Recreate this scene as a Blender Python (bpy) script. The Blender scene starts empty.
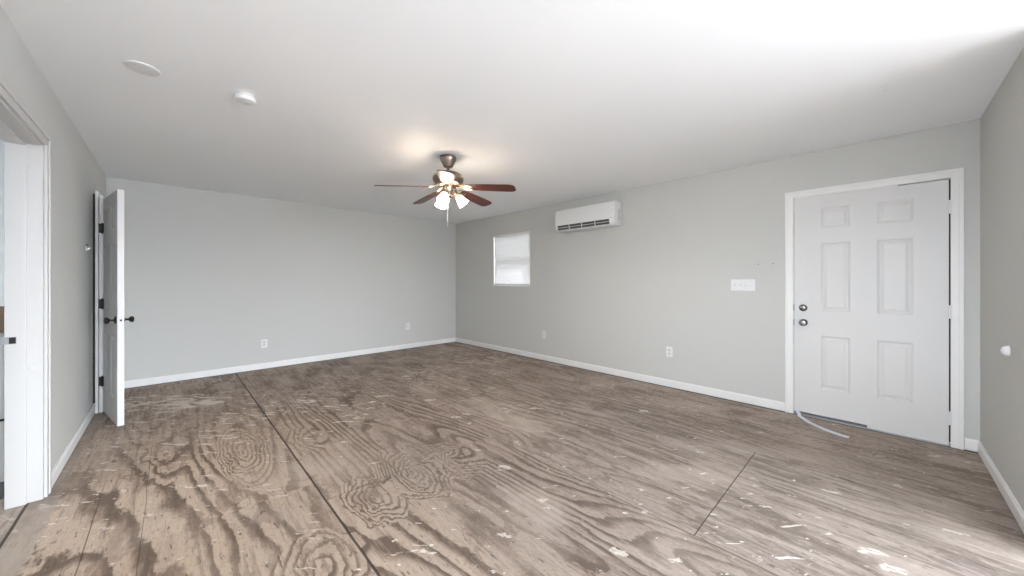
import bpy, bmesh, math, random
from mathutils import Vector, Matrix
random.seed(7)
S = bpy.context.scene
COL = S.collection
PI = math.pi

# ------------------------------------------------------------------ camera, world, light, exposure
XA, XB, YB, YC, H = -0.528, 4.257, 6.115, -0.500, 2.44      # room: left, right, back, near wall, height
WT = 0.13                                                    # wall thickness
FPX, CY, YAW, EYE = 355.14, 281.27, 0.80502, 1.2523
cd = bpy.data.cameras.new('camera'); cam = bpy.data.objects.new('camera', cd); COL.objects.link(cam)
cd.sensor_width = 36.0; cd.lens = FPX / 1024 * 36; cd.shift_y = -(288 - CY) / 1024; cd.clip_start = 0.02
cam.location = (0, 0, EYE); cam.rotation_euler = (PI/2, 0, YAW - PI/2)
S.camera = cam
S.view_settings.view_transform = 'Standard'; S.view_settings.look = 'None'
S.view_settings.exposure = 0.89; S.view_settings.gamma = 1.0; S.view_settings.use_curve_mapping = False
S.cycles.use_denoising = True
S.cycles.max_bounces = 12; S.cycles.diffuse_bounces = 8; S.cycles.transmission_bounces = 8
S.cycles.caustics_reflective = False; S.cycles.caustics_refractive = False
w = bpy.data.worlds.new('daylight'); S.world = w; w.use_nodes = True
bg = w.node_tree.nodes['Background']; bg.inputs[0].default_value = (0.97, 0.985, 1.0, 1); bg.inputs[1].default_value = 22.5
_tc = w.node_tree.nodes.new('ShaderNodeTexCoord'); _sp = w.node_tree.nodes.new('ShaderNodeSeparateXYZ'); _mr = w.node_tree.nodes.new('ShaderNodeMapRange'); _mx = w.node_tree.nodes.new('ShaderNodeMix')
_mx.data_type = 'RGBA'; _mx.inputs[6].default_value = (0.36, 0.40, 0.455, 1); _mx.inputs[7].default_value = (0.885, 0.98, 1.095, 1)   # ground dimmer than the overcast sky
_mr.inputs[1].default_value = -0.03; _mr.inputs[2].default_value = 0.03
_l = w.node_tree.links; _l.new(_tc.outputs['Generated'], _sp.inputs[0]); _l.new(_sp.outputs[2], _mr.inputs[0]); _l.new(_mr.outputs[0], _mx.inputs[0]); _l.new(_mx.outputs[2], bg.inputs[0])

def portal(loc, rot, sx, sy):
    ld = bpy.data.lights.new('window_portal', 'AREA'); ld.shape = 'RECTANGLE'; ld.size = sx; ld.size_y = sy
    o = bpy.data.objects.new('window_portal', ld); COL.objects.link(o); o.location = loc; o.rotation_euler = rot
    ld.cycles.is_portal = True
OX, EY = 2.90, -6.0                                         # the room opens behind the camera up to x = OX; end wall at y = EY
W2 = (0.30, 4.0, 0.30, 2.20)                               # unseen window added in that end wall for daylight: x0, x1, z0, z1
portal(((W2[0]+W2[1])/2, EY-WT-0.02, (W2[2]+W2[3])/2), (PI/2, 0, 0), W2[1]-W2[0], W2[3]-W2[2])
W4 = (-5.8, -2.10, 0.25, 2.05)                              # window added in the right wall behind the camera for light: y0, y1, z0, z1
portal((XB+WT+0.02, (W4[0]+W4[1])/2, (W4[2]+W4[3])/2), (PI/2, 0, PI/2), W4[1]-W4[0], W4[3]-W4[2])
W3 = (-0.42, 0.34, 0.60, 2.05)                              # window added in the left wall beside the camera for light: y0, y1, z0, z1
portal((XA-WT-0.02, (W3[0]+W3[1])/2, (W3[2]+W3[3])/2), (PI/2, 0, -PI/2), W3[1]-W3[0], W3[3]-W3[2])
KW = (3.2, 4.0, 1.2, 1.8)                                   # unseen window added to light the next room: y0, y1, z0, z1
KX = -3.2
portal((KX-WT-0.02, (KW[0]+KW[1])/2, (KW[2]+KW[3])/2), (PI/2, 0, -PI/2), KW[1]-KW[0], KW[3]-KW[2])

# ------------------------------------------------------------------ node helper
class V:
    """a socket with arithmetic"""
    def __init__(s, nt, sock): s.nt, s.s = nt, sock
    def _m(s, op, b=None, c=None, swap=False):
        n = s.nt.nodes.new('ShaderNodeMath'); n.operation = op
        a = [s, b, c]
        if swap: a = [b, s, c]
        for i, q in enumerate(a):
            if q is None: continue
            if isinstance(q, V): s.nt.links.new(q.s, n.inputs[i])
            else: n.inputs[i].default_value = q
        return V(s.nt, n.outputs[0])
    def __add__(s, o): return s._m('ADD', o)
    __radd__ = __add__
    def __sub__(s, o): return s._m('SUBTRACT', o)
    def __rsub__(s, o): return s._m('SUBTRACT', o, swap=True)
    def __mul__(s, o): return s._m('MULTIPLY', o)
    __rmul__ = __mul__
    def __truediv__(s, o): return s._m('DIVIDE', o)
    def floor(s): return s._m('FLOOR')
    def frac(s): return s._m('FRACT')
    def abs(s): return s._m('ABSOLUTE')
    def sin(s): return s._m('SINE')
    def mod(s, b): return s._m('FLOORED_MODULO', b)
    def lt(s, b): return s._m('LESS_THAN', b)
    def gt(s, b): return s._m('GREATER_THAN', b)
    def mx(s, b): return s._m('MAXIMUM', b)
    def mn(s, b): return s._m('MINIMUM', b)
    def sm(s, a, b, lo=0.0, hi=1.0):
        n = s.nt.nodes.new('ShaderNodeMapRange'); n.interpolation_type = 'SMOOTHSTEP'
        s.nt.links.new(s.s, n.inputs[0])
        for i, q in zip((1, 2, 3, 4), (a, b, lo, hi)): n.inputs[i].default_value = q
        return V(s.nt, n.outputs[0])
def comb(nt, x, y, z=0.0):
    n = nt.nodes.new('ShaderNodeCombineXYZ')
    for i, q in enumerate((x, y, z)):
        if isinstance(q, V): nt.links.new(q.s, n.inputs[i])
        else: n.inputs[i].default_value = q
    return V(nt, n.outputs[0])
def noise(nt, vec, scale, detail=2.0, rough=0.5, dist=0.0):
    n = nt.nodes.new('ShaderNodeTexNoise'); nt.links.new(vec.s, n.inputs['Vector'])
    n.inputs['Scale'].default_value = scale; n.inputs['Detail'].default_value = detail
    n.inputs['Roughness'].default_value = rough; n.inputs['Distortion'].default_value = dist
    return V(nt, n.outputs['Fac'])
def white(nt, vec):
    n = nt.nodes.new('ShaderNodeTexWhiteNoise'); nt.links.new(vec.s, n.inputs['Vector'])
    return V(nt, n.outputs['Value'])
def mix(nt, f, a, b, mode='MIX'):
    n = nt.nodes.new('ShaderNodeMix'); n.data_type = 'RGBA'; n.blend_type = mode
    for q, i in ((f, 0), (a, 6), (b, 7)):
        if isinstance(q, V): nt.links.new(q.s, n.inputs[i])
        elif i == 0: n.inputs[0].default_value = q
        else: n.inputs[i].default_value = (*q, 1)
    return V(nt, n.outputs[2])
def new_mat(name):
    m = bpy.data.materials.new(name); m.use_nodes = True
    return m, m.node_tree, m.node_tree.nodes['Principled BSDF']
def bump(nt, p, h, strength, dist=0.01):
    n = nt.nodes.new('ShaderNodeBump'); nt.links.new(h.s, n.inputs['Height'])
    n.inputs['Strength'].default_value = strength; n.inputs['Distance'].default_value = dist
    nt.links.new(n.outputs[0], p.inputs['Normal'])
def mat(name, col, rough=0.5, metal=0.0, var=0.04, scale=6.0, bmp=0.0, bscale=200.0, spec=0.5, stretch=None):
    m, nt, p = new_mat(name)
    g = nt.nodes.new('ShaderNodeNewGeometry'); pos = V(nt, g.outputs['Position'])
    n = noise(nt, pos, scale, 3.0)
    a = tuple(c * (1 - var) for c in col); b = tuple(min(1, c * (1 + var)) for c in col)
    nt.links.new(mix(nt, n, a, b).s, p.inputs['Base Color'])
    p.inputs['Roughness'].default_value = rough; p.inputs['Metallic'].default_value = metal
    p.inputs['Specular IOR Level'].default_value = spec
    if bmp: bump(nt, p, noise(nt, pos, bscale, 2.0), bmp, 0.002)
    return m

M = {}
M['wall'] = mat('grey_wall_paint', (0.572, 0.570, 0.545), 0.85, var=0.015, scale=2.0, bmp=0.05, bscale=250, spec=0.2)
M['ceiling'] = mat('white_ceiling_paint', (0.915, 0.935, 0.950), 0.9, var=0.012, scale=1.2, bmp=0.05, bscale=120, spec=0.15)
M['trim'] = mat('white_trim_paint', (0.79, 0.78, 0.765), 0.45, var=0.02, scale=8)
M['doorway'] = mat('darkened_white_trim', (0.55, 0.535, 0.515), 0.4, var=0.02, scale=8)  # copy of the trim paint, darkened to offset strong light on the doorway
M['door'] = mat('white_door_paint', (0.665, 0.655, 0.642), 0.45, var=0.02, scale=5)
M['plastic'] = mat('white_plastic', (0.76, 0.76, 0.755), 0.35, var=0.01)
M['plastic_shade'] = mat('off_white_plastic', (0.62, 0.62, 0.61), 0.4, var=0.01)
M['dark'] = mat('dark_gap', (0.015, 0.014, 0.013), 0.8, var=0.2)
M['vent_dark'] = mat('charcoal_plastic', (0.06, 0.06, 0.065), 0.5, var=0.1)
M['grey'] = mat('grey_metal', (0.30, 0.30, 0.31), 0.45, 0.3)
M['toe'] = mat('grey_plinth', (0.16, 0.16, 0.165), 0.6)
M['nickel'] = mat('satin_nickel', (0.22, 0.215, 0.21), 0.25, 1.0)
M['bronze'] = mat('aged_bronze', (0.028, 0.025, 0.019), 0.42, 0.6, var=0.2, scale=40)
M['brushed'] = mat('brushed_pewter', (0.27, 0.215, 0.175), 0.30, 1.0, var=0.1, scale=20)
M['brass'] = mat('antique_brass', (0.52, 0.40, 0.28), 0.24, 1.0, var=0.1, scale=20)
M['vinyl'] = mat('pale_vinyl', (0.66, 0.67, 0.76), 0.4, var=0.08, scale=30)
M['brown'] = mat('brown_wood_board', (0.26, 0.17, 0.11), 0.5, var=0.25, scale=15)
M['counter'] = mat('grey_laminate', (0.45, 0.44, 0.43), 0.4, var=0.1, scale=30)
M['blue'] = mat('navy_rubber', (0.02, 0.025, 0.12), 0.5)
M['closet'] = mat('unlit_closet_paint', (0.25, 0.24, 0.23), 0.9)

def wood_mat():
    m, nt, p = new_mat('mahogany_blade')
    tc = nt.nodes.new('ShaderNodeTexCoord'); o = V(nt, tc.outputs['Object'])
    sp = nt.nodes.new('ShaderNodeSeparateXYZ'); nt.links.new(o.s, sp.inputs[0])
    v = comb(nt, V(nt, sp.outputs[0])*2.0, V(nt, sp.outputs[1])*40, V(nt, sp.outputs[2])*4)
    n = noise(nt, v, 2.0, 4.0, 0.6, 0.5)
    nt.links.new(mix(nt, n.sm(0.3, 0.7), (0.035, 0.010, 0.007), (0.125, 0.030, 0.020)).s, p.inputs['Base Color'])
    p.inputs['Roughness'].default_value = 0.35
    return m
M['blade'] = wood_mat()

def glow_glass():
    m, nt, p = new_mat('frosted_white_glass')
    tc = nt.nodes.new('ShaderNodeTexCoord'); n = noise(nt, V(nt, tc.outputs['Object']), 30, 2.0)
    nt.links.new(mix(nt, n, (0.90, 0.87, 0.82), (0.97, 0.95, 0.92)).s, p.inputs['Base Color'])
    p.inputs['Roughness'].default_value = 0.35
    p.inputs['Emission Color'].default_value = (1.0, 0.93, 0.84, 1); p.inputs['Emission Strength'].default_value = 36.0
    tr = nt.nodes.new('ShaderNodeBsdfTranslucent'); tr.inputs[0].default_value = (0.97, 0.93, 0.86, 1)
    ms = nt.nodes.new('ShaderNodeMixShader'); ms.inputs[0].default_value = 0.75
    nt.links.new(p.outputs[0], ms.inputs[1]); nt.links.new(tr.outputs[0], ms.inputs[2])
    nt.links.new(ms.outputs[0], nt.nodes['Material Output'].inputs[0])
    return m
M['glass_shade'] = glow_glass()
def emit_mat(name, col, strength):
    m, nt, p = new_mat(name)
    p.inputs['Base Color'].default_value = (*col, 1)
    p.inputs['Emission Color'].default_value = (*col, 1); p.inputs['Emission Strength'].default_value = strength
    return m
M['bulb'] = emit_mat('warm_bulb', (1.0, 0.72, 0.44), 420.0)
def fabric(name, k0, k1, mott):
    m, nt, p = new_mat(name)
    g = nt.nodes.new('ShaderNodeNewGeometry'); n = noise(nt, V(nt, g.outputs['Position']), 14, 4.0, 0.6)
    p.inputs['Base Color'].default_value = (0.80, 0.80, 0.80, 1); p.inputs['Roughness'].default_value = 0.9
    tr = nt.nodes.new('ShaderNodeBsdfTranslucent'); tr.inputs[0].default_value = (0.9, 0.9, 0.9, 1)
    ms = nt.nodes.new('ShaderNodeMixShader')
    nt.links.new(n.sm(0.5-mott, 0.5+mott, k0, k1).s, ms.inputs[0])
    nt.links.new(p.outputs[0], ms.inputs[1]); nt.links.new(tr.outputs[0], ms.inputs[2])
    nt.links.new(ms.outputs[0], nt.nodes['Material Output'].inputs[0])
    return m
M['shade_thick'] = fabric('white_shade_fabric', 0.028, 0.031, 0.2)
M['shade_backlit'] = fabric('backlit_shade_fabric', 0.032, 0.070, 0.10)  # mottled extra translucency imitates the bright outdoors behind the shade
def pane_mat():
    m, nt, p = new_mat('window_glass')
    tp = nt.nodes.new('ShaderNodeBsdfTransparent'); tp.inputs[0].default_value = (0.97, 0.95, 0.93, 1)
    gl = nt.nodes.new('ShaderNodeBsdfGlossy'); gl.inputs['Roughness'].default_value = 0.02
    fr = nt.nodes.new('ShaderNodeFresnel'); fr.inputs[0].default_value = 1.45
    ms = nt.nodes.new('ShaderNodeMixShader')
    nt.links.new(fr.outputs[0], ms.inputs[0]); nt.links.new(tp.outputs[0], ms.inputs[1]); nt.links.new(gl.outputs[0], ms.inputs[2])
    nt.links.new(ms.outputs[0], nt.nodes['Material Output'].inputs[0])
    return m
M['pane'] = pane_mat()

RX, RY = math.sin(YAW), -math.cos(YAW)
def floor_mat():
    m, nt, p = new_mat('worn_plywood_subfloor')
    g = nt.nodes.new('ShaderNodeNewGeometry'); pos = V(nt, g.outputs['Position'])
    sp = nt.nodes.new('ShaderNodeSeparateXYZ'); nt.links.new(pos.s, sp.inputs[0])
    X, Y = V(nt, sp.outputs[0]), V(nt, sp.outputs[1])
    c = ((X + 0.58) / 1.22).floor()                         # column of four foot sheets
    odd = c.mod(2.0)
    left = c.lt(0.5)
    off = odd * 1.56 + 0.64 + left * 1.80
    row = ((Y - off) / 2.44).floor()
    rnd = white(nt, comb(nt, c, row, 3.0))
    # rotary-cut grain: contour lines of a tilted, stretched height field, another one on every sheet
    row = row * (1.0 - left)
    two = c.gt(1.5)
    wob = noise(nt, comb(nt, X*8.0, Y*3.4, c*3.1 + row), 1.0, 4.0, 0.62) - 0.5
    hx = noise(nt, comb(nt, X*2.0, Y*0.32, c*7.31 + row*3.77 + 1.3), 1.0, 1.0, 0.4) - 0.5
    slope = 4.5 + odd*1.5 + two*2.0 + rnd*2.0
    phase = X*slope + hx*(13.0 + odd*8.0 + two*1.0) + wob*1.1
    for (u, v, ra, rb, amp) in KNOLLS:
        kx, ky = on_floor(u, v)
        dx, dy = (X - kx + wob*0.13)/ra, (Y - ky + wob*0.30)/rb
        q = dx*dx + dy*dy
        phase = phase + (1.0 - q._m('SQRT')).mx(0.0)*amp
    ring = phase.frac()
    band = ring.sm(0.40, 0.78) * ring.sm(0.90, 1.0, 1.0, 0.0)
    patch = noise(nt, comb(nt, X*1.5, Y*0.8, 5.5 + row), 1.5, 3.0, 0.6).sm(0.36, 0.56, 0.45, 1.0)
    band = band * patch * (1.0 - two*0.45)
    fine = noise(nt, comb(nt, X*36.0, Y*2.0, c), 1.0, 4.0, 0.65, 0.2)
    fibre = noise(nt, comb(nt, X*150.0, Y*9.0, c), 1.0, 2.0, 0.6)
    streak = noise(nt, comb(nt, X*17.0, Y*2.1, c + 4.4), 1.0, 6.0, 0.72, 0.6)
    grit = noise(nt, comb(nt, X*70.0, Y*34.0, 0.7), 1.0, 3.0, 0.7)
    nick = noise(nt, comb(nt, X*58.0, Y*11.0, 3.9 + c), 1.0, 2.0, 0.5)
    speck = noise(nt, pos, 26.0, 4.0, 0.65)
    big = noise(nt, comb(nt, X*1.0, Y*0.55, 1.7), 1.5, 4.0, 0.6, 0.3)
    blot = noise(nt, comb(nt, X*3.4, Y*1.5, 9.1 + row), 1.3, 5.0, 0.66, 0.5)
    base = mix(nt, (X + (big-0.5)*0.8).sm(-0.1, 1.5), (0.57, 0.435, 0.330), (0.300, 0.245, 0.207))
    base = mix(nt, two, base, (0.300, 0.250, 0.216))
    base = mix(nt, rnd*0.25, base, (0.300, 0.230, 0.180))
    col = mix(nt, band*0.92, base, mix(nt, X.sm(0.2, 1.6), (0.130, 0.085, 0.058), (0.098, 0.071, 0.056)))
    col = mix(nt, blot.sm(0.57, 0.60)*0.45, col, mix(nt, X.sm(0.4, 1.8), (0.210, 0.138, 0.108), (0.125, 0.094, 0.078)))
    col = mix(nt, streak.sm(0.52, 0.61)*(0.16 + two*0.42 + odd*0.08), col, (0.120, 0.090, 0.072))
    col = mix(nt, streak.sm(0.46, 0.36)*(0.20 + two*0.35), col, (0.430, 0.370, 0.320))
    col = mix(nt, fine.sm(0.53, 0.64)*0.42, col, (0.130, 0.095, 0.074))
    col = mix(nt, fine.sm(0.46, 0.28)*0.25, col, (0.46, 0.385, 0.325))
    col = mix(nt, fibre.sm(0.50, 0.75)*0.22, col, (0.13, 0.10, 0.08))
    col = mix(nt, speck.sm(0.58, 0.72)*0.35, col, (0.11, 0.082, 0.066))
    col = mix(nt, grit.sm(0.56, 0.64)*0.30, col, (0.12, 0.09, 0.072))
    col = mix(nt, grit.sm(0.42, 0.32)*0.22, col, (0.48, 0.42, 0.37))
    col = mix(nt, nick.sm(0.66, 0.70)*0.65, col, (0.07, 0.05, 0.04))
    # old adhesive and dirt towards the far and right sides, with ragged edges
    rag = (big - 0.5) * 2.6 + (speck - 0.5)*0.9
    far = (Y + rag).sm(3.0, 5.0)
    rgt = (X + rag*0.50 + (Y-1.2)*0.10).sm(3.0, 3.75)
    dirt = far.mx(rgt)
    dcol = mix(nt, (fine*0.30 + blot*0.40 + grit*0.30).sm(0.44, 0.57), (0.450, 0.368, 0.315), (0.205, 0.158, 0.130))
    col = mix(nt, dirt*0.80, col, dcol)
    wx = big.sm(0.52, 0.66) * (1.0 - dirt)
    col = mix(nt, wx*0.42, col, (0.50, 0.42, 0.36))
    # smeared whitish compound: short strokes across the grain
    U, W = X*RX + Y*RY, X*math.cos(YAW) + Y*math.sin(YAW)
    st = noise(nt, comb(nt, U*6.0, W*21.0, 2.2), 1.0, 4.0, 0.66, 0.3)
    reg = noise(nt, comb(nt, X, Y, 8.8), 1.3, 2.0).sm(0.46, 0.66)
    sx, sy = on_floor(165, 402)
    smear = ((U - (sx*RX + sy*RY))/0.75)
    smear2 = ((W - (sx*math.cos(YAW) + sy*math.sin(YAW)) + smear*0.0)/0.34)
    smear = (smear*smear + smear2*smear2).sm(1.0, 0.2)
    band2 = (Y - X*0.25).sm(2.6, 3.4)*(Y - X*0.25).sm(5.2, 4.4)
    stroke = (st + reg*0.05 + smear*0.17 + band2*0.060).sm(0.670, 0.715)
    st2 = noise(nt, comb(nt, U*15.0, W*27.0, 6.2), 1.0, 3.0, 0.55)
    stroke = stroke.mx((st2 + reg*0.035 + band2*0.05).sm(0.712, 0.742))
    col = mix(nt, stroke*0.80, col, (0.72, 0.66, 0.59))
    # individual paint splashes
    jit = nt.nodes.new('ShaderNodeTexNoise'); nt.links.new(pos.s, jit.inputs['Vector'])
    jit.inputs['Scale'].default_value = 36.0; jit.inputs['Detail'].default_value = 2.0
    va = nt.nodes.new('ShaderNodeVectorMath'); va.operation = 'MULTIPLY_ADD'
    nt.links.new(jit.outputs['Color'], va.inputs[0]); va.inputs[1].default_value = (0.05, 0.05, 0.0)
    nt.links.new(pos.s, va.inputs[2])
    acc = None
    for (sx, sy, a, b, ang) in SPLATS:
        mp = nt.nodes.new('ShaderNodeMapping'); mp.vector_type = 'TEXTURE'
        nt.links.new(va.outputs[0], mp.inputs['Vector'])
        mp.inputs['Location'].default_value = (sx + 0.025, sy + 0.025, 0); mp.inputs['Rotation'].default_value = (0, 0, ang)
        mp.inputs['Scale'].default_value = (a, b, 1)
        ln = nt.nodes.new('ShaderNodeVectorMath'); ln.operation = 'LENGTH'; nt.links.new(mp.outputs[0], ln.inputs[0])
        q = V(nt, ln.outputs['Value']).sm(1.1, 0.8)
        acc = q if acc is None else acc.mx(q)
    col = mix(nt, acc*grit.sm(0.36, 0.54)*0.70, col, (0.66, 0.605, 0.545))
    # pale bare strip left along the walls
    edge = (YB - Y).mn(XB - X).mn(X - XA) + (speck-0.5)*0.03
    col = mix(nt, edge.sm(0.075, 0.055)*0.6, col, (0.36, 0.31, 0.265))
    # joints between the sheets, knots, cracks and painted baseboard shade
    def line(d, wd): return d.abs().sm(wd, wd*0.45)
    wv = (noise(nt, pos, 3.0, 2.0) - 0.5)*0.008
    j = line(X - 0.64 + wv, 0.0078)
    j = j.mx(line(X + 0.58 + wv, 0.0085))
    j = j.mx(line(X - 1.86 + wv, 0.0035)*Y.sm(2.9, 1.3)*0.85)
    j = j.mx(line(X - 3.08 + wv, 0.0025)*0.35)
    rj = (Y - off + wv)
    j = j.mx(line(rj - 2.44*((rj/2.44 + 0.5).floor()), 0.0038)*(1.0 - odd*0.45)*(1.0-left)*c.lt(2.5))
    j = j.mx(line(X - 2.75 + wv*2.0, 0.0035)*Y.gt(0.66)*Y.sm(1.15, 0.95)*0.8)
    j = j.mx(line(X + 0.293 + wv*1.6, 0.0035)*Y.sm(3.6, 3.0)*0.75)
    j = j.mx(line(X + 0.103 + wv*2.0, 0.0028)*Y.sm(4.2, 3.6)*0.6)
    j = j.mx((YB - Y).mn(XB - X).sm(0.034, 0.022))  # shade in the gap under the baseboards, painted as a dark line
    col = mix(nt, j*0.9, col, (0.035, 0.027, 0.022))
    vo = nt.nodes.new('ShaderNodeTexVoronoi'); vo.inputs['Scale'].default_value = 1.0
    nt.links.new(comb(nt, X*5.5, Y*2.5).s, vo.inputs['Vector'])
    pick = white(nt, V(nt, vo.outputs['Position'])).gt(0.72)
    knot = V(nt, vo.outputs['Distance']).sm(0.075, 0.05)*pick
    col = mix(nt, knot*0.65, col, (0.06, 0.042, 0.034))
    nt.links.new(col.s, p.inputs['Base Color'])
    p.inputs['Roughness'].default_value = 0.72; p.inputs['Specular IOR Level'].default_value = 0.25
    bump(nt, p, fine*0.4 - band*0.25 - j*2.0 + stroke*0.3, 0.25, 0.004)
    return m

def on_floor(u, v):
    k = EYE * FPX / (v - CY); l = (u - 512) * k / FPX
    return (k*math.cos(YAW) + l*math.sin(YAW), k*math.sin(YAW) - l*math.cos(YAW))
SPLATS = []
# cathedral figures in the veneer: photo position, half widths across and along the grain, number of rings
KNOLLS = [(412, 473, 0.20, 0.36, 7.0), (374, 497, 0.17, 0.30, 6.0), (452, 459, 0.20, 0.30, 6.0), (243, 452, 0.16, 0.62, 6.0), (322, 566, 0.20, 0.26, 4.0),
          (305, 440, 0.15, 0.30, 3.0), (165, 455, 0.14, 0.55, 2.5), (560, 455, 0.25, 0.5, 3.0)]
ang0 = math.atan2(RY, RX)
for (u, v, a, b, da) in [(272,490,.045,.008,.35),(280,496,.05,.006,.3),(268,484,.03,.006,.3),(314,522,.03,.007,.2),(313,530,.04,.005,.15),
        (316,538,.035,.006,.1),(312,514,.03,.005,.15),(108,528,.04,.010,.1),(104,520,.02,.006,.3),(456,417,.05,.022,.0),(470,423,.03,.012,.4),
        (492,388,.045,.02,.0),(466,389,.04,.018,.1),(505,467,.05,.02,-.5),(543,500,.035,.018,.0),(546,508,.03,.010,.2),(505,535,.04,.014,-.4),
        (573,496,.012,.012,0),(590,478,.012,.012,0),(611,480,.012,.010,0),(645,512,.02,.013,0),(644,411,.05,.03,0),(380,396,.07,.02,.1),
        (372,408,.05,.016,0),(430,400,.07,.03,.1),(285,376,.05,.010,0),(325,376,.09,.014,0),(310,402,.05,.012,.1),(344,442,.03,.016,0),
        (200,402,.12,.035,.2),(165,412,.10,.03,.15),(140,422,.08,.02,.1),(225,392,.10,.02,.1),(675,560,.03,.014,0),(618,552,.045,.02,-.5),
        (897,486,.03,.014,-.5),(874,552,.05,.02,-.4),(893,569,.05,.025,-.3),(955,532,.05,.012,-.5),(862,552,.025,.012,0),(832,492,.05,.015,-.5),
        (690,372,.03,.015,0),(760,432,.04,.014,0),(700,452,.03,.012,0),(935,456,.05,.015,.1),(880,456,.03,.012,0)]:
    x, y = on_floor(u, v); SPLATS.append((x, y, a, b, ang0 + da))
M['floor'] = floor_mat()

# ------------------------------------------------------------------ mesh helpers
def add_box(bm, x0, x1, y0, y1, z0, z1, bev=0.0):
    r = bmesh.ops.create_cube(bm, size=1.0)
    vs = r['verts']
    for v in vs:
        v.co = Vector(((x0+x1)/2 + v.co.x*(x1-x0), (y0+y1)/2 + v.co.y*(y1-y0), (z0+z1)/2 + v.co.z*(z1-z0)))
    if bev:
        es = list({e for v in vs for e in v.link_edges})
        bmesh.ops.bevel(bm, geom=es, offset=bev, segments=2, affect='EDGES', profile=0.5)
def box(x0, x1, y0, y1, z0, z1, bev=0.0):
    bm = bmesh.new(); add_box(bm, x0, x1, y0, y1, z0, z1, bev); return bm
def boxes(lst, bev=0.0):
    bm = bmesh.new()
    for b in lst: add_box(bm, *b, bev)
    return bm
def add_lathe(bm, prof, n=32, mtx=None):
    rings = []
    for (r, z) in prof:
        if r < 1e-6: rings.append([bm.verts.new((0, 0, z))])
        else: rings.append([bm.verts.new((r*math.cos(2*PI*k/n), r*math.sin(2*PI*k/n), z)) for k in range(n)])
    for a, b in zip(rings, rings[1:]):
        for k in range(n):
            k2 = (k+1) % n
            if len(a) == 1 and len(b) == 1: continue
            if len(a) == 1: f = (a[0], b[k], b[k2])
            elif len(b) == 1: f = (a[k], a[k2], b[0])
            else: f = (a[k], a[k2], b[k2], b[k])
            bm.faces.new(f)
    if mtx is not None:
        bmesh.ops.transform(bm, matrix=mtx, verts=[v for r in rings for v in r])
    return rings
def lathe(prof, n=32, mtx=None):
    bm = bmesh.new(); add_lathe(bm, prof, n, mtx); return bm
def add_tube(bm, pts, rad, n=10, cap=True):
    pts = [Vector(p) for p in pts]; rings = []
    rad = rad if isinstance(rad, (list, tuple)) else [rad]*len(pts)
    up = Vector((0, 0, 1))
    for i, p in enumerate(pts):
        d = (pts[min(i+1, len(pts)-1)] - pts[max(i-1, 0)]).normalized()
        a = d.cross(up)
        if a.length < 1e-3: a = d.cross(Vector((0, 1, 0)))
        a.normalize(); b = a.cross(d).normalized()
        rings.append([bm.verts.new(p + (a*math.cos(2*PI*k/n) + b*math.sin(2*PI*k/n))*rad[i]) for k in range(n)])
    for q, r in zip(rings, rings[1:]):
        for k in range(n): bm.faces.new((q[k], q[(k+1) % n], r[(k+1) % n], r[k]))
    if cap: bm.faces.new(rings[0]); bm.faces.new(rings[-1])
def tube(pts, rad, n=10):
    bm = bmesh.new(); add_tube(bm, pts, rad, n); return bm
def prism_yz(prof, x0, x1, bev=0.0):
    """profile of (y, z) points swept along x"""
    bm = bmesh.new()
    a = [bm.verts.new((x0, y, z)) for y, z in prof]; b = [bm.verts.new((x1, y, z)) for y, z in prof]
    n = len(prof)
    for k in range(n): bm.faces.new((a[k], a[(k+1) % n], b[(k+1) % n], b[k]))
    bm.faces.new(a); bm.faces.new(b)
    if bev: bmesh.ops.bevel(bm, geom=bm.edges[:], offset=bev, segments=2, affect='EDGES', profile=0.5)
    return bm
def obj(name, bm, m, parent=None, smooth=False, label=None):
    bmesh.ops.recalc_face_normals(bm, faces=bm.faces[:])
    me = bpy.data.meshes.new(name); bm.to_mesh(me); bm.free()
    if smooth:
        for f in me.polygons: f.use_smooth = True
        me.set_sharp_from_angle(angle=math.radians(38))
    me.materials.append(m)
    o = bpy.data.objects.new(name, me); COL.objects.link(o)
    if parent is not None: o.parent = parent
    if label: o['label'] = label
    return o
def thing(name, label, cat, loc=(0, 0, 0), rz=0.0, group=None, kind=None):
    o = bpy.data.objects.new(name, None); COL.objects.link(o); o.empty_display_size = 0.1
    o.location = loc; o.rotation_euler = (0, 0, rz)
    return tag(o, label, cat, group, kind)
def tag(o, label, cat, group=None, kind=None):
    o['label'] = label; o['category'] = cat
    if group: o['group'] = group
    if kind: o['kind'] = kind
    return o
def struct(name, bm, m, label, cat): return tag(obj(name, bm, m), label, cat, kind='structure')
RIGHT, BACK, LEFT, NEAR = -PI/2, 0.0, PI/2, PI            # local -Y points out of the wall, X to the right as seen from the room

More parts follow.
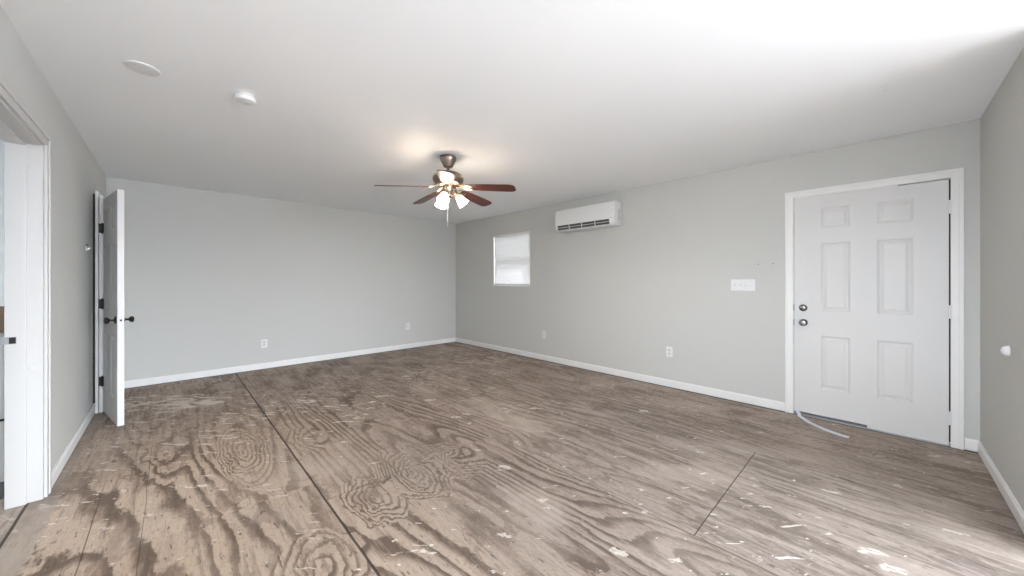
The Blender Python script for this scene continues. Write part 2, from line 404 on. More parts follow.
# ------------------------------------------------------------------ the shell
FX0 = KX - WT
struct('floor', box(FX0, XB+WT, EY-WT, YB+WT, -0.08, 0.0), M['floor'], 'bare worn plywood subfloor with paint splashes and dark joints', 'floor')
struct('ceiling', box(FX0, XB+WT, EY-WT, YB+WT, H, H+0.08), M['ceiling'], 'smooth white painted ceiling with a fan', 'ceiling')
struct('wall_back', box(FX0, XB+WT, YB, YB+WT, 0, H), M['wall'], 'plain grey far wall with two outlets', 'wall')
WIN = (4.0, 4.915, 1.166, 2.08)
DR = (-0.372, 0.587, 2.043)                               # front door opening: y0, y1, top
struct('wall_right', boxes([(XB, XB+WT, EY, W4[0], 0, H), (XB, XB+WT, W4[0], W4[1], 0, W4[2]), (XB, XB+WT, W4[0], W4[1], W4[3], H), (XB, XB+WT, W4[1], DR[0], 0, H), (XB, XB+WT, DR[0], DR[1], DR[2], H), (XB, XB+WT, DR[1], WIN[0], 0, H),
    (XB, XB+WT, WIN[0], WIN[1], 0, WIN[2]), (XB, XB+WT, WIN[0], WIN[1], WIN[3], H), (XB, XB+WT, WIN[1], YB, 0, H)]), M['wall'],
    'grey wall holding the small window, air conditioner and front door', 'wall')
DW = (2.53, 3.352, 2.045)                                 # doorway to the next room: y0, y1, top
CL = (5.19, 5.85, 2.05)                                   # closet opening
struct('wall_left', boxes([(XA-WT, XA, EY, W3[0], 0, H), (XA-WT, XA, W3[0], W3[1], 0, W3[2]), (XA-WT, XA, W3[0], W3[1], W3[3], H), (XA-WT, XA, W3[1], DW[0], 0, H), (XA-WT, XA, DW[0], DW[1], DW[2], H), (XA-WT, XA, DW[1], CL[0], 0, H),
    (XA-WT, XA, CL[0], CL[1], CL[2], H), (XA-WT, XA, CL[1], YB, 0, H)]), M['wall'],
    'grey left wall with a doorway and an open door', 'wall')
struct('wall_near', box(OX, XB, YC-WT, YC, 0, H), M['wall'], 'grey wall at the right edge with a white bumper', 'wall')
struct('wall_end', boxes([(XA-WT, W2[0], EY-WT, EY, 0, H), (W2[0], W2[1], EY-WT, EY, 0, W2[2]), (W2[0], W2[1], EY-WT, EY, W2[3], H),
    (W2[1], XB+WT, EY-WT, EY, 0, H)]), M['wall'], 'grey end wall behind the camera with an added broad window', 'wall')
# next room and closet behind the left wall
struct('wall_kitchen', boxes([(KX-WT, KX, 2.1, KW[0], 0, H), (KX-WT, KX, KW[0], KW[1], 0, KW[2]), (KX-WT, KX, KW[0], KW[1], KW[3], H),
    (KX-WT, KX, KW[1], YB, 0, H), (KX, XA-WT, 4.95, 5.05, 0, H), (KX-WT, XA-WT, 2.0, 2.1, 0, H)]), M['trim'], 'white wall of the room beyond the left doorway', 'wall')
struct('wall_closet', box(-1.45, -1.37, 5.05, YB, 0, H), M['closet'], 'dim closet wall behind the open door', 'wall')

BT, BH = 0.014, 0.088
def baseboard(L):
    """profiled board of length L along +X, standing on local y=0 and reaching out to -Y"""
    return prism_yz([(0, 0.009), (-BT, 0.009), (-BT, BH-0.014), (-BT*0.75, BH-0.008), (-BT*0.55, BH), (0, BH)], 0, L)
def put_base(name, L, loc, rz, label):
    o = struct(name, baseboard(L), M['trim'], label, 'baseboard'); o.location = loc; o.rotation_euler = (0, 0, rz)
    return o
put_base('baseboard_back', XB-XA, (XA, YB, 0), BACK, 'white baseboard along the far wall')
put_base('baseboard_right', YB-0.643, (XB, YB, 0), RIGHT, 'long white baseboard under the air conditioner and window')
put_base('baseboard_corner', -0.429-YC, (XB, -0.429, 0), RIGHT, 'short white baseboard between front door and corner')
put_base('baseboard_near', XB-OX, (XB, YC, 0), NEAR, 'white baseboard running out of frame at lower right')
put_base('baseboard_left', 5.15-3.418, (XA, 3.418, 0), LEFT, 'white baseboard between the doorway and the open door')

# ------------------------------------------------------------------ casings
def casing_profile(bm, x0, x1, z0, z1, t=0.018):
    """two-step flat casing on local y=0, out to -t"""
    add_box(bm, x0, x1, -t, 0, z0, z1, 0.003)
def casing(w0, w1, top, cw=0.062, t=0.018, floor_z=0.0):
    bm = bmesh.new()
    for (a, b, c, d) in ((w0-cw, w0, floor_z, top+cw), (w1, w1+cw, floor_z, top+cw), (w0, w1, top, top+cw)):
        add_box(bm, a, b, -t*0.72, 0, c, d, 0.002)
    o = cw*0.38                                              # raised outer band
    for (a, b, c, d) in ((w0-cw, w0-cw+o, floor_z, top+cw), (w1+cw-o, w1+cw, floor_z, top+cw), (w0-cw+o, w1+cw-o, top+cw-o, top+cw)):
        add_box(bm, a, b, -t, -t*0.5, c, d, 0.003)
    return bm
# doorway on the left: casing, jamb lining and stop
t1 = thing('trim_1', 'white cased doorway at the left edge', 'door trim', (XA, 0, 0), LEFT, kind='structure')
obj('casing', casing(DW[0]-0.0, DW[1]+0.004, DW[2]-0.006), M['doorway'], t1)
jl = 0.018
obj('jamb', boxes([(DW[0], DW[0]+jl, 0.0, WT, 0, DW[2]), (DW[1]-jl+0.004, DW[1]+0.004, 0.0, WT, 0, DW[2]), (DW[0]+jl, DW[1]-jl, 0.0, WT, DW[2]-jl, DW[2])], 0.002), M['doorway'], t1)
obj('stop', boxes([(DW[1]-jl-0.008, DW[1]-jl+0.004, 0.055, WT-0.002, 0, DW[2]-jl), (DW[0]+jl, DW[0]+jl+0.012, 0.055, WT-0.002, 0, DW[2]-jl),
    (DW[0]+jl+0.012, DW[1]-jl-0.008, 0.055, WT-0.002, DW[2]-jl-0.012, DW[2]-jl)], 0.002), M['doorway'], t1)
sp = obj('strike_plate', boxes([(DW[1]-jl-0.0105, DW[1]-jl-0.008, 0.088, 0.205, 0.905, 0.945)], 0.001), M['grey'], t1, label='grey metal strike plate')
obj('strike_socket', box(DW[1]-jl-0.0118, DW[1]-jl-0.0100, 0.090, 0.112, 0.908, 0.942, 0.0005), M['dark'], sp)
pc = thing('hole_cover', 'small round white cover on the doorway jamb, knee high', 'cover', (XA-0.040, DW[1]-jl+0.004, 0.758))
obj('disc', lathe([(0, -0.006), (0.010, -0.006), (0.016, -0.003), (0.017, 0.0)], 20, Matrix.Rotation(PI/2, 4, 'X') @ Matrix.Scale(-1, 4, (0, 0, 1))), M['doorway'], pc, True)

# front door casing
t2 = thing('trim_2', 'white casing around the closed front door', 'door trim', (XB, 0, 0), RIGHT, kind='structure')
obj('casing', casing(-DR[1]+0.009, -DR[0]-0.009, DR[2]-0.008), M['trim'], t2)
obj('jamb', boxes([(-DR[1], -DR[1]+0.012, 0, WT, 0, DR[2]), (-DR[0]-0.004, -DR[0], 0, WT, 0, DR[2]), (-DR[1]+0.012, -DR[0]-0.004, 0, WT, DR[2]-0.010, DR[2])], 0.001), M['trim'], t2)
obj('threshold', prism_yz([(0.0, 0.001), (-0.012, 0.001), (-0.006, 0.012), (0.02, 0.02), (WT, 0.02), (WT, 0.001)], -DR[1]+0.012, -DR[0]-0.012), M['grey'], t2, label='grey metal threshold')
obj('weather_seal', boxes([(-DR[1]+0.012, -DR[0]-0.004, 0.048, 0.06, 2.0, DR[2]-0.010), (-DR[1]+0.012, -DR[1]+0.03, 0.048, 0.06, 0.02, 2.02),
    (-DR[0]-0.03, -DR[0]-0.004, 0.048, 0.06, 0.02, 2.02), (-DR[1]+0.012, -DR[0]-0.012, 0.05, 0.06, 0.021, 0.06)]), M['dark'], t2, label='black rubber door seal')

# ------------------------------------------------------------------ panelled doors
def panel_face(bm, W, z0, z1, panels, y, s):
    """door face with raised panels in the plane y; s = direction (+1/-1) into the slab"""
    xs = sorted({0.0, W, *[p[0] for p in panels], *[p[1] for p in panels]})
    zs = sorted({z0, z1, *[p[2] for p in panels], *[p[3] for p in panels]})
    def q(pts): bm.faces.new([bm.verts.new(p) for p in pts])
    def inside(x, z): return any(p[0] < x < p[1] and p[2] < z < p[3] for p in panels)
    for a, b in zip(xs, xs[1:]):
        for c, d in zip(zs, zs[1:]):
            if not inside((a+b)/2, (c+d)/2): q(((a, y, c), (b, y, c), (b, y, d), (a, y, d)))
    for (a, b, c, d) in panels:
        loops = [(0.0, 0.0), (0.006, 0.003), (0.014, 0.008), (0.022, 0.008), (0.042, 0.002), (0.046, 0.002)]
        prev = None
        for (i, dep) in loops:
            L = [(a+i, y+s*dep, c+i), (b-i, y+s*dep, c+i), (b-i, y+s*dep, d-i), (a+i, y+s*dep, d-i)]
            if prev:
                for k in range(4): q((prev[k], prev[(k+1) % 4], L[(k+1) % 4], L[k]))
            prev = L
        q(prev)
def door_slab(W, z0, z1, th, panels):
    bm = bmesh.new()
    panel_face(bm, W, z0, z1, panels, 0.0, 1); panel_face(bm, W, z0, z1, panels, th, -1)
    for pts in (((0,0,z0),(0,th,z0),(0,th,z1),(0,0,z1)), ((W,0,z0),(W,th,z0),(W,th,z1),(W,0,z1)),
                ((0,0,z0),(W,0,z0),(W,th,z0),(0,th,z0)), ((0,0,z1),(W,0,z1),(W,th,z1),(0,th,z1))):
        bm.faces.new([bm.verts.new(p) for p in pts])
    bmesh.ops.remove_doubles(bm, verts=bm.verts[:], dist=0.0005)
    return bm
def on_y(x, z, y0, out=-1):
    """places a lathe (axis +Z) on a face, pointing along local -Y (out=-1) or +Y"""
    return Matrix.Translation((x, y0, z)) @ Matrix.Rotation(PI/2 if out < 0 else -PI/2, 4, 'X')

# front door: hinged on the right
FW_ = 0.921
d1 = thing('door_1', 'closed white six panel front door with nickel knob', 'door', (XB, 0.566, 0), RIGHT, kind='structure')
fp = [(a, b, c, d) for (a, b) in ((0.185, 0.38), (0.54, 0.742)) for (c, d) in ((0.275, 0.76), (0.98, 1.60), (1.735, 1.916))]
obj('slab', door_slab(FW_, 0.034, 2.026, 0.044, fp), M['door'], d1)
obj('door_sweep', box(0.482, FW_, -0.006, 0.006, 0.006, 0.040, 0.002), M['door'], d1, label='white door sweep under the right half')
obj('seal_strip', boxes([(0.0, 0.66, 0.0, 0.012, 2.0265, 2.033), (-0.006, -0.001, 0.004, 0.012, 1.93, 2.03)]), M['trim'], d1)
obj('edge_strip', box(-0.0075, -0.0005, 0.006, 0.012, 0.04, 1.93), M['plastic_shade'], d1)
for z in (1.815, 1.02, 0.217):
    hb = bmesh.new()
    add_lathe(hb, [(0, -0.050), (0.009, -0.050), (0.009, 0.050), (0, 0.050)], 14, Matrix.Translation((FW_+0.006, -0.012, z)))
    add_box(hb, FW_-0.002, FW_+0.012, -0.003, 0.004, z-0.045, z+0.045)
    hg = obj('hinge', hb, M['trim'], d1, True)
db = obj('deadbolt', lathe([(0, 0.018), (0.020, 0.018), (0.026, 0.014), (0.031, 0.006), (0.032, 0)], 28, on_y(0.060, 1.005, 0)), M['nickel'], d1, True, 'round nickel deadbolt plate')
obj('thumb_turn', box(0.054, 0.066, -0.036, -0.016, 0.985, 1.025, 0.004), M['nickel'], db)
kb = obj('door_knob', lathe([(0.032, 0), (0.032, 0.006), (0.024, 0.012), (0.012, 0.018), (0.011, 0.032), (0.020, 0.040), (0.027, 0.050), (0.028, 0.058), (0.022, 0.067), (0, 0.070)], 28, on_y(0.062, 0.868, 0)), M['nickel'], d1, True, 'round nickel door knob')
obj('lock_button', lathe([(0.005, 0.068), (0.005, 0.074), (0, 0.075)], 12, on_y(0.062, 0.868, 0)), M['nickel'], kb)
for z in (1.005, 0.868):
    obj('strike', box(-0.0125, -0.006, -0.0012, 0.004, z-0.028, z+0.028, 0.0005), M['grey'], d1)

# fallen weatherstrip on the floor by the door
def ribbon(pts, wd, th):
    """a flat strip lying along the points, wd wide, th thick"""
    bm = bmesh.new(); P_ = [Vector(p) for p in pts]; R_ = []
    for i, p in enumerate(P_):
        d = (P_[min(i+1, len(P_)-1)] - P_[max(i-1, 0)]); n = Vector((-d.y, d.x, 0)).normalized()
        R_.append([bm.verts.new(p + n*wd/2 + Vector((0, 0, 0))), bm.verts.new(p - n*wd/2), bm.verts.new(p - n*wd/2 + Vector((0, 0, th))), bm.verts.new(p + n*wd/2 + Vector((0, 0, th)))])
    for a, b in zip(R_, R_[1:]):
        for k in range(4): bm.faces.new((a[k], a[(k+1) % 4], b[(k+1) % 4], b[k]))
    bm.faces.new(R_[0]); bm.faces.new(R_[-1])
    return bm
wpts = [(4.238, 0.562, 0.040), (4.222, 0.535, 0.026)] + [(*on_floor(u, v), z) for u, v, z in ((799.5, 417, .006), (809.3, 423.3, .0015), (819, 427.7, .001), (828.8, 431.6, .001), (838.6, 435, .001), (848.4, 438, .001))]
tag(obj('weatherstrip', ribbon(wpts, 0.026, 0.010), M['vinyl']), 'pale loose vinyl strip trailing from the front door onto the floor', 'weatherstrip')

# open door at the far left, swung back towards the wall
HX, HY = -0.463, 5.148
t3 = thing('trim_3', 'white door frame behind the open panel door', 'door trim', kind='structure')
obj('casing', boxes([(XA+0.014, XA+0.034, 5.150, 5.21, 0.0, 2.11), (XA+0.014, XA+0.034, 5.21, 5.92, 2.045, 2.11), (XA+0.0, XA+0.034, 5.855, 5.92, 0.0, 2.11)], 0.002), M['trim'], t3)
obj('jamb', boxes([(XA+0.038, HX-0.004, 5.160, 5.205, 0.0, 2.075), (XA-WT, XA+0.034, 5.192, 5.21, 0, 2.05), (XA-WT, XA+0.034, 5.832, 5.85, 0, 2.05)], 0.002), M['trim'], t3)
obj('gap_filler', box(XA+0.0005, XA+0.014, 5.153, 5.185, 0.10, 2.08), M['dark'], t3, label='dark gap beside the frame')
ang = math.atan2(-0.978, 0.209)
DL = 0.655
d2 = thing('door_2', 'white panel door standing open at the far left with dark bronze knobs', 'door', (HX, HY, 0), ang, kind='structure')
pp = [(a, b, c, d) for (a, b) in ((0.11, 0.285), (0.37, 0.545)) for (c, d) in ((0.23, 0.78), (0.98, 1.58), (1.70, 1.92))]
obj('slab', door_slab(DL, 0.015, 2.036, 0.040, pp), M['door'], d2)
for z in (1.757, 1.037, 0.30):
    hb = bmesh.new()
    add_box(hb, -0.002, 0.034, -0.0035, 0.0, z-0.044, z+0.044, 0.001)
    add_lathe(hb, [(0, -0.05), (0.0065, -0.05), (0.0065, 0.05), (0, 0.05)], 12, Matrix.Translation((-0.003, -0.006, z)))
    h = obj('hinge', hb, M['bronze'], d2, True, 'dark bronze hinge')
    ml = Matrix.Rotation(-ang, 4, 'Z') @ Matrix.Translation((-HX, -HY, 0))
    lb = box(XA+0.036, HX-0.003, 5.154, 5.158, z-0.044, z+0.044, 0.001)
    bmesh.ops.transform(lb, matrix=ml, verts=lb.verts[:])
    obj('hinge_leaf', lb, M['bronze'], h)
kz, kx = 0.918, DL-0.062
for out, y0 in ((-1, 0.0), (1, 0.040)):
    obj('door_knob', lathe([(0.032, 0), (0.032, 0.006), (0.020, 0.010), (0.009, 0.014), (0.009, 0.034), (0.018, 0.040), (0.026, 0.050), (0.027, 0.058), (0.020, 0.067), (0, 0.070)], 24, on_y(kx, kz, y0, out)),
        M['bronze'], d2, True, 'dark bronze door knob')
lp = obj('latch_plate', box(DL, DL+0.0015, 0.008, 0.032, kz-0.028, kz+0.028), M['plastic_shade'], d2)
obj('latch_bolt', box(DL+0.001, DL+0.012, 0.014, 0.026, kz-0.008, kz+0.008, 0.002), M['bronze'], lp)
for z in (1.93, 1.58, 0.78, 0.22):
    obj('screw_hole', lathe([(0, 0.0008), (0.007, 0.0008), (0.007, 0)], 12, on_y(0.06, z, 0)), M['toe'], d2)

# ------------------------------------------------------------------ windows
w1 = thing('window_1', 'small white framed window high on the right wall', 'window', (XB, WIN[1], 0), RIGHT, kind='structure')
ww = WIN[1]-WIN[0]; z0, z1 = WIN[2], WIN[3]
obj('window_frame', boxes([(0, 0.014, -0.003, WT, z0, z1), (ww-0.014, ww, -0.003, WT, z0, z1), (0.014, ww-0.014, -0.003, WT, z0, z0+0.014), (0.014, ww-0.014, -0.003, WT, z1-0.012, z1)], 0.002), M['trim'], w1)
obj('sash', boxes([(0.014, 0.05, 0.08, 0.115, z0+0.014, z1-0.012), (ww-0.05, ww-0.014, 0.08, 0.115, z0+0.014, z1-0.012), (0.05, ww-0.05, 0.08, 0.115, z0+0.014, z0+0.055),
    (0.05, ww-0.05, 0.08, 0.115, z1-0.05, z1-0.012), (0.05, ww-0.05, 0.08, 0.115, (z0+z1)/2-0.02, (z0+z1)/2+0.02)], 0.002), M['trim'], w1)
obj('pane', box(0.05, ww-0.05, 0.095, 0.099, z0+0.055, z1-0.05), M['pane'], w1)
bl = thing('window_shade', 'white pleated shade drawn down inside the small window', 'window shade', (XB, WIN[1], 0), RIGHT)
def pleats(za, zb, n, x0, x1, y):
    bm = bmesh.new(); rows = []
    for k in range(2*n+1):
        z = za + (zb-za)*k/(2*n); yy = y + (0.0025 if k % 2 else 0.0)
        rows.append((bm.verts.new((x0, yy, z)), bm.verts.new((x1, yy, z))))
    for a, b in zip(rows, rows[1:]): bm.faces.new((a[0], a[1], b[1], b[0]))
    return bm
sx0, sx1 = 0.020, ww-0.018
obj('head_rail', box(sx0, sx1, -0.001, 0.034, z1-0.034, z1-0.013, 0.003), M['plastic'], bl)
obj('fabric', pleats(z0+0.30, z1-0.034, 16, sx0, sx1, 0.006), M['shade_thick'], bl)
obj('backlit_fabric', pleats(z0+0.04, z0+0.30, 7, sx0, sx1, 0.006), M['shade_backlit'], bl, label='lower fabric made brighter to suggest daylight outside')
obj('bottom_rail', box(sx0, sx1, -0.002, 0.030, z0+0.016, z0+0.042, 0.004), M['plastic_shade'], bl)
obj('cord_cleat', box(ww-0.005, ww+0.012, -0.012, -0.003, 1.60, 1.625, 0.003), M['plastic_shade'], bl)

w2 = thing('added_window_2', 'broad unseen window added behind the camera for daylight', 'window', (W2[1], EY, 0), NEAR, kind='structure')
wl = W2[1]-W2[0]
fr = [(0, 0.04, 0.0, WT, W2[2], W2[3]), (wl-0.04, wl, 0.0, WT, W2[2], W2[3]), (0.04, wl-0.04, 0.0, WT, W2[2], W2[2]+0.04), (0.04, wl-0.04, 0.0, WT, W2[3]-0.04, W2[3]), (wl/2-0.02, wl/2+0.02, 0.03, 0.09, W2[2]+0.04, W2[3]-0.04)]
obj('window_frame', boxes(fr, 0.002), M['trim'], w2)
w3 = thing('added_window_3', 'unseen window added in the left wall beside the camera for daylight', 'window', (XA, W3[0], 0), LEFT, kind='structure')
wl = W3[1]-W3[0]
obj('window_frame', boxes([(0, 0.04, 0, WT, W3[2], W3[3]), (wl-0.04, wl, 0, WT, W3[2], W3[3]), (0.04, wl-0.04, 0, WT, W3[2], W3[2]+0.04), (0.04, wl-0.04, 0, WT, W3[3]-0.04, W3[3]), (wl/2-0.02, wl/2+0.02, 0.03, 0.09, W3[2]+0.04, W3[3]-0.04)], 0.002), M['trim'], w3)

w4 = thing('added_window_4', 'long unseen window added in the right wall behind the camera for daylight', 'window', (XB, W4[1], 0), RIGHT, kind='structure')
wl = W4[1]-W4[0]
obj('window_frame', boxes([(0, 0.04, 0, WT, W4[2], W4[3]), (wl-0.04, wl, 0, WT, W4[2], W4[3]), (0.04, wl-0.04, 0, WT, W4[2], W4[2]+0.04), (0.04, wl-0.04, 0, WT, W4[3]-0.04, W4[3])]
    + [(wl*k/4-0.02, wl*k/4+0.02, 0.03, 0.09, W4[2]+0.04, W4[3]-0.04) for k in (1, 2, 3)], 0.002), M['trim'], w4)

# ------------------------------------------------------------------ ceiling fan
FCX, FCY = 1.911, 2.868
UP = 0.022
fan = thing('ceiling_fan', 'five blade mahogany ceiling fan with lit glass shades', 'ceiling fan', (FCX, FCY, H))
FZ = H
obj('canopy', lathe([(0.0, 0.0), (0.078, 0.0), (0.080, -0.012), (0.072, -0.040), (0.052, -0.075), (0.042, -0.098), (0.020, -0.104), (0.0, -0.104)], 36), M['brushed'], fan, True)
obj('downrod', lathe([(0, -0.09), (0.0125, -0.09), (0.0125, -0.145), (0.028, -0.148), (0.030, -0.165), (0, -0.165)], 20), M['brushed'], fan, True)
obj('motor_housing', lathe([(0, -0.172), (0.060, -0.172), (0.100, -0.180), (0.130, -0.196), (0.144, -0.218), (0.147, -0.236), (0.142, -0.258), (0.126, -0.280), (0.105, -0.296), (0.080, -0.304), (0, -0.304)], 44, Matrix.Translation((0, 0, UP))), M['brushed'], fan, True)
sh = obj('switch_housing', lathe([(0, -0.30), (0.055, -0.30), (0.058, -0.315), (0.050, -0.335), (0.046, -0.36), (0.052, -0.385), (0.050, -0.40), (0.030, -0.412), (0, -0.414)], 32, Matrix.Translation((0, 0, UP))), M['brass'], fan, True)
obj('finial', lathe([(0.012, -0.41), (0.014, -0.42), (0.010, -0.434), (0, -0.438)], 16, Matrix.Translation((0, 0, UP))), M['brass'], sh, True)
def blade_mesh():
    bm = bmesh.new()
    out = []
    prof = [(0.185, 0.050), (0.22, 0.056), (0.40, 0.063), (0.58, 0.068), (0.62, 0.066), (0.648, 0.054), (0.660, 0.034)]
    pts = [(x, y) for x, y in prof] + [(x, -y) for x, y in reversed(prof)]
    top = [bm.verts.new((x, y, 0.003)) for x, y in pts]; bot = [bm.verts.new((x, y, -0.003)) for x, y in pts]
    n = len(pts)
    bm.faces.new(top); bm.faces.new(bot)
    for k in range(n): bm.faces.new((top[k], top[(k+1) % n], bot[(k+1) % n], bot[k]))
    bmesh.ops.transform(bm, matrix=Matrix.Rotation(math.radians(-12), 4, 'X'), verts=bm.verts[:])
    return bm
def iron_mesh():
    bm = bmesh.new()
    for s in (-1, 1):
        add_tube(bm, [(0.085, s*0.012, 0.030), (0.120, s*0.016, 0.014), (0.155, s*0.030, 0.002), (0.185, s*0.036, -0.004), (0.235, s*0.030, -0.007)], [0.008, 0.008, 0.007, 0.006, 0.005], 8)
    add_box(bm, 0.170, 0.250, -0.034, 0.034, -0.009, -0.004, 0.002)
    bmesh.ops.transform(bm, matrix=Matrix.Rotation(math.radians(-12), 4, 'X'), verts=bm.verts[:])
    return bm
ZB = -0.286
camang = YAW - PI/2                                        # fan angles below are measured from the picture's right
bl0 = ir0 = None
for k, deg in enumerate((58, 131, 202, 278, 347)):
    a = math.radians(deg) + camang
    if bl0 is None:
        b = obj('blade', blade_mesh(), M['blade'], fan, label='dark mahogany blade'); bl0 = b
        i = obj('blade_arm', iron_mesh(), M['brass'], b, True); ir0 = i
    else:
        b = bl0.copy(); COL.objects.link(b); b.parent = fan
        i = ir0.copy(); COL.objects.link(i); i.parent = b
    b.location = (0, 0, ZB); b.rotation_euler = (0, math.radians(4.6), a)
for a in (262, 5, 130):
    th = math.radians(a) + camang; u = Vector((math.cos(th), math.sin(th), 0))
    p0 = u*0.04 + Vector((0, 0, -0.363)); p1 = u*0.072 + Vector((0, 0, -0.353)); p2 = u*0.088 + Vector((0, 0, -0.370))
    ar = obj('light_arm', tube([p0, (p0+p1)/2 + Vector((0, 0, 0.008)), p1, p2], 0.009, 10), M['brass'], fan, True)
    dirv = (u*0.80 + Vector((0, 0, -1))).normalized()
    mt = Matrix.Translation(p2) @ dirv.to_track_quat('Z', 'Y').to_matrix().to_4x4()
    obj('socket', lathe([(0, -0.012), (0.018, -0.012), (0.024, 0.0), (0.026, 0.018), (0, 0.018)], 20, mt), M['brass'], ar, True)
    sb = lathe([(0.024, 0.012), (0.029, 0.020), (0.037, 0.042), (0.042, 0.066), (0.047, 0.086), (0.054, 0.100), (0.051, 0.100), (0.044, 0.087), (0.039, 0.066), (0.034, 0.043), (0.026, 0.022)], 32, mt)
    obj('lamp_shade', sb, M['glass_shade'], ar, True, 'frosted white bell shade')
    obj('bulb', lathe([(0, 0.018), (0.012, 0.020), (0.014, 0.035), (0.019, 0.050), (0.020, 0.062), (0.015, 0.074), (0, 0.079)], 16, mt), M['bulb'], ar, True)
cu = Vector((math.cos(camang), math.sin(camang), 0)); cn = Vector((math.sin(camang), -math.cos(camang), 0))
q = cu*0.004 + cn*0.052; zb = -0.655
pc_ = obj('pull_chain', tube([q + Vector((0, 0, -0.36)), q + Vector((0, 0, zb))], 0.0018, 6), M['plastic'], fan, label='thin white pull chain')
obj('chain_fob', lathe([(0, zb-0.022), (0.004, zb-0.018), (0.004, zb-0.004), (0, zb)], 10, Matrix.Translation(q)), M['plastic'], pc_, True)

# ------------------------------------------------------------------ air conditioner
AX, AZ, AW = 3.30, 1.975, 0.955
ac = thing('air_conditioner', 'white wall mounted split air conditioner near the ceiling', 'air conditioner', (XB, AX, AZ), RIGHT)
body = [(-0.001, 0.0), (-0.001, 0.31), (-0.165, 0.31), (-0.190, 0.300), (-0.202, 0.280), (-0.207, 0.20), (-0.207, 0.072), (-0.196, 0.030), (-0.170, 0.0)]
obj('casing', prism_yz(body, 0, AW, 0.004), M['plastic'], ac, True)
obj('front_panel', prism_yz([(-0.192, 0.302), (-0.205, 0.284), (-0.210, 0.20), (-0.210, 0.082), (-0.204, 0.080), (-0.200, 0.20), (-0.196, 0.28)], 0.012, AW-0.012, 0.001), M['plastic'], ac, True)
vd = obj('vent', prism_yz([(-0.2095, 0.078), (-0.199, 0.016), (-0.190, 0.016), (-0.19, 0.078)], 0.045, AW-0.075), M['vent_dark'], ac, label='dark air outlet slot')
for z in (0.045,):
    obj('vane', prism_yz([(-0.2115, z+0.003), (-0.209, z-0.004), (-0.200, z-0.004), (-0.200, z+0.002)], 0.05, AW-0.08), M['plastic_shade'], vd)
for x in (0.25, 0.46, 0.67):
    obj('vane_divider', prism_yz([(-0.2115, 0.072), (-0.2025, 0.016), (-0.192, 0.016), (-0.192, 0.072)], x-0.006, x+0.006), M['plastic'], vd)
obj('display', box(AW-0.066, AW-0.030, -0.2105, -0.200, 0.086, 0.100, 0.001), M['plastic_shade'], ac)
obj('side_grip', box(AW-0.001, AW+0.003, -0.12, -0.05, 0.07, 0.21, 0.0015), M['plastic_shade'], ac)

# ------------------------------------------------------------------ switches and outlets
sw = thing('light_switch', 'white four gang light switch plate beside the front door', 'light switch', (XB, 1.098, 1.213), RIGHT)
SW_ = 0.217
obj('plate', box(0, SW_, -0.006, 0, -0.059, 0.059, 0.003), M['plastic'], sw)
for k in range(4):
    x = SW_/2 + (k-1.5)*0.046
    s_ = obj('switch_slot', box(x-0.0055, x+0.0055, -0.0075, -0.005, -0.013, 0.013, 0.0005), M['plastic_shade'], sw)
    obj('toggle', prism_yz([(-0.006, -0.006), (-0.018, 0.006), (-0.017, 0.012), (-0.006, 0.006)], x-0.004, x+0.004), M['plastic'], s_)
def outlet(label, loc, rz, sc=1.0):
    o = thing('outlet', label, 'outlet', loc, rz)
    obj('plate', box(-0.037*sc, 0.037*sc, -0.006, 0, -0.059*sc, 0.059*sc, 0.003), M['plastic'], o)
    for z in (-0.021, 0.021):
        r = obj('receptacle', box(-0.017, 0.017, -0.0085, -0.005, z-0.015, z+0.015, 0.002), M['plastic_shade'], o)
        obj('slots', boxes([(-0.009, -0.006, -0.0092, -0.008, z-0.004, z+0.006), (0.006, 0.009, -0.0092, -0.008, z-0.004, z+0.005), (-0.002, 0.002, -0.0092, -0.008, z-0.011, z-0.007)]), M['toe'], r)
    obj('screw', lathe([(0, 0.0075), (0.003, 0.007), (0.003, 0.005)], 10, on_y(0, 0, 0)), M['plastic_shade'], o)
    return o
outlet('white outlet low on the right wall, nearest the front door', (XB, 1.738, 0.418), RIGHT)
outlet('white outlet on the right wall, below the air conditioner towards the window', (XB, 3.695, 0.410), RIGHT)
outlet('white outlet on the far wall, nearer the open door', (0.965, YB, 0.362), BACK)
outlet('white outlet on the far wall, towards the fan and corner', (3.186, YB, 0.412), BACK)
# two tiny screw anchors right of the switch plate
for y, lab in ((0.859, 'tiny wall screw above the switch plate, farther from the front door'), (0.736, 'tiny wall screw by the front door casing, above the switch')):
    an = thing('wall_screw', lab, 'screw', (XB, y, 1.424), RIGHT, 'screws above the switch plate')
    obj('head', lathe([(0, 0.004), (0.004, 0.003), (0.0055, 0.0)], 12, on_y(0, 0, 0)), M['toe'], an, True)

# ------------------------------------------------------------------ small fixtures
bp = thing('door_bumper', 'white dome door bumper on the right edge wall', 'door stop', (3.415, YC, 0.858), NEAR)
obj('base', lathe([(0.031, 0), (0.031, 0.003), (0.028, 0.005), (0, 0.005)], 24, on_y(0, 0, 0)), M['plastic'], bp, True)
obj('dome', lathe([(0.028, 0.004), (0.029, 0.008), (0.026, 0.016), (0.018, 0.024), (0.008, 0.028), (0, 0.029)], 24, on_y(0, 0, 0)), M['plastic'], bp, True)
cv = thing('ceiling_cover', 'flat round white cover plate on the ceiling, nearer the left wall', 'cover plate', (-0.113, 2.852, H))
obj('disc', lathe([(0.070, 0), (0.070, -0.003), (0.064, -0.0055), (0.050, -0.0065), (0.0, -0.007)], 40), M['plastic'], cv, True)
obj('rim', lathe([(0.070, 0.0), (0.073, 0.0), (0.073, -0.004), (0.070, -0.007), (0.066, -0.006)], 40), M['plastic'], cv, True)
sd = thing('smoke_detector', 'round white smoke detector on the ceiling between cover plate and fan', 'smoke detector', (0.345, 2.825, H))
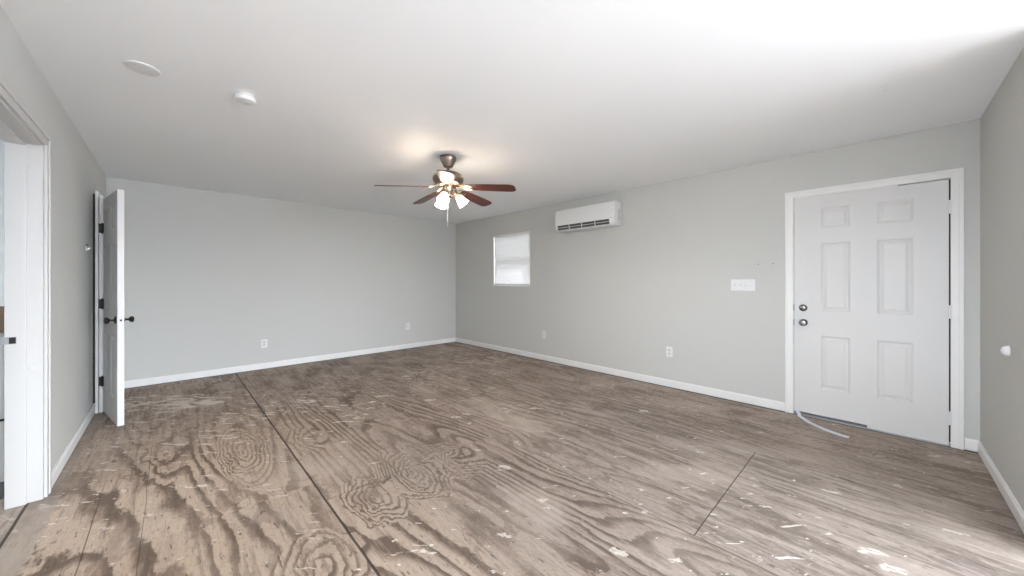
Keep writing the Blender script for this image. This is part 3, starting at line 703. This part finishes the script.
obj('base_ring', lathe([(0.0, 0.0), (0.052, 0.0), (0.054, -0.008), (0.050, -0.012), (0, -0.012)], 36), M['plastic_shade'], sd, True)
obj('body', lathe([(0.050, -0.011), (0.057, -0.014), (0.058, -0.028), (0.054, -0.037), (0.046, -0.040), (0, -0.041)], 36), M['plastic'], sd, True)
obj('test_button', lathe([(0.012, -0.040), (0.012, -0.043), (0, -0.044)], 18, Matrix.Translation((0.015, 0.01, 0))), M['plastic_shade'], sd, True)
hk = thing('ceiling_hook', 'tiny white hook screwed into the ceiling near the front door', 'hook', (3.112, -0.011, H))
obj('base', lathe([(0.010, 0), (0.010, -0.003), (0.004, -0.006), (0, -0.006)], 16), M['plastic'], hk, True)
obj('hook', tube([(0, 0, -0.004), (0, 0, -0.016), (0.006, 0.004, -0.026), (0.013, 0.008, -0.024), (0.014, 0.009, -0.016)], 0.0022, 8), M['plastic_shade'], hk, True)
wh = thing('wall_hook', 'small white hook on the left wall beside the open door', 'hook', (XA, 4.78, 1.549), LEFT)
obj('plate', box(-0.020, 0.020, -0.005, 0, -0.030, 0.006, 0.002), M['plastic'], wh)
obj('prong', tube([(0, -0.003, -0.010), (0, -0.012, -0.020), (0, -0.018, -0.014), (0, -0.019, -0.004)], 0.006, 8), M['plastic'], wh, True)
obj('screw', lathe([(0, 0.010), (0.009, 0.008), (0.009, 0.0)], 12, on_y(0, 0.018, 0)), M['toe'], wh)

# ------------------------------------------------------------------ glimpse of the next room through the doorway
kc = thing('base_cabinet', 'sliver of white cabinet seen through the left doorway', 'cabinet', (XA-WT, 3.50, 0))
obj('body', box(-0.60, -0.006, 0, 0.90, 0.10, 0.90, 0.003), M['door'], kc)
obj('plinth', box(-0.56, -0.006, 0.006, 0.88, 0.0, 0.10), M['toe'], kc, label='dark grey plinth')
obj('worktop', box(-0.62, -0.004, -0.02, 0.92, 0.90, 0.94, 0.003), M['counter'], kc)
obj('side_rail', box(-0.50, -0.010, -0.012, 0.0, 0.45, 0.462, 0.002), M['dark'], kc)
tag(obj('cutting_board', box(XA-WT-0.45, XA-WT-0.012, 3.70, 3.722, 0.942, 1.10, 0.004), M['brown']), 'brown board standing on the cabinet beyond the left doorway', 'board')
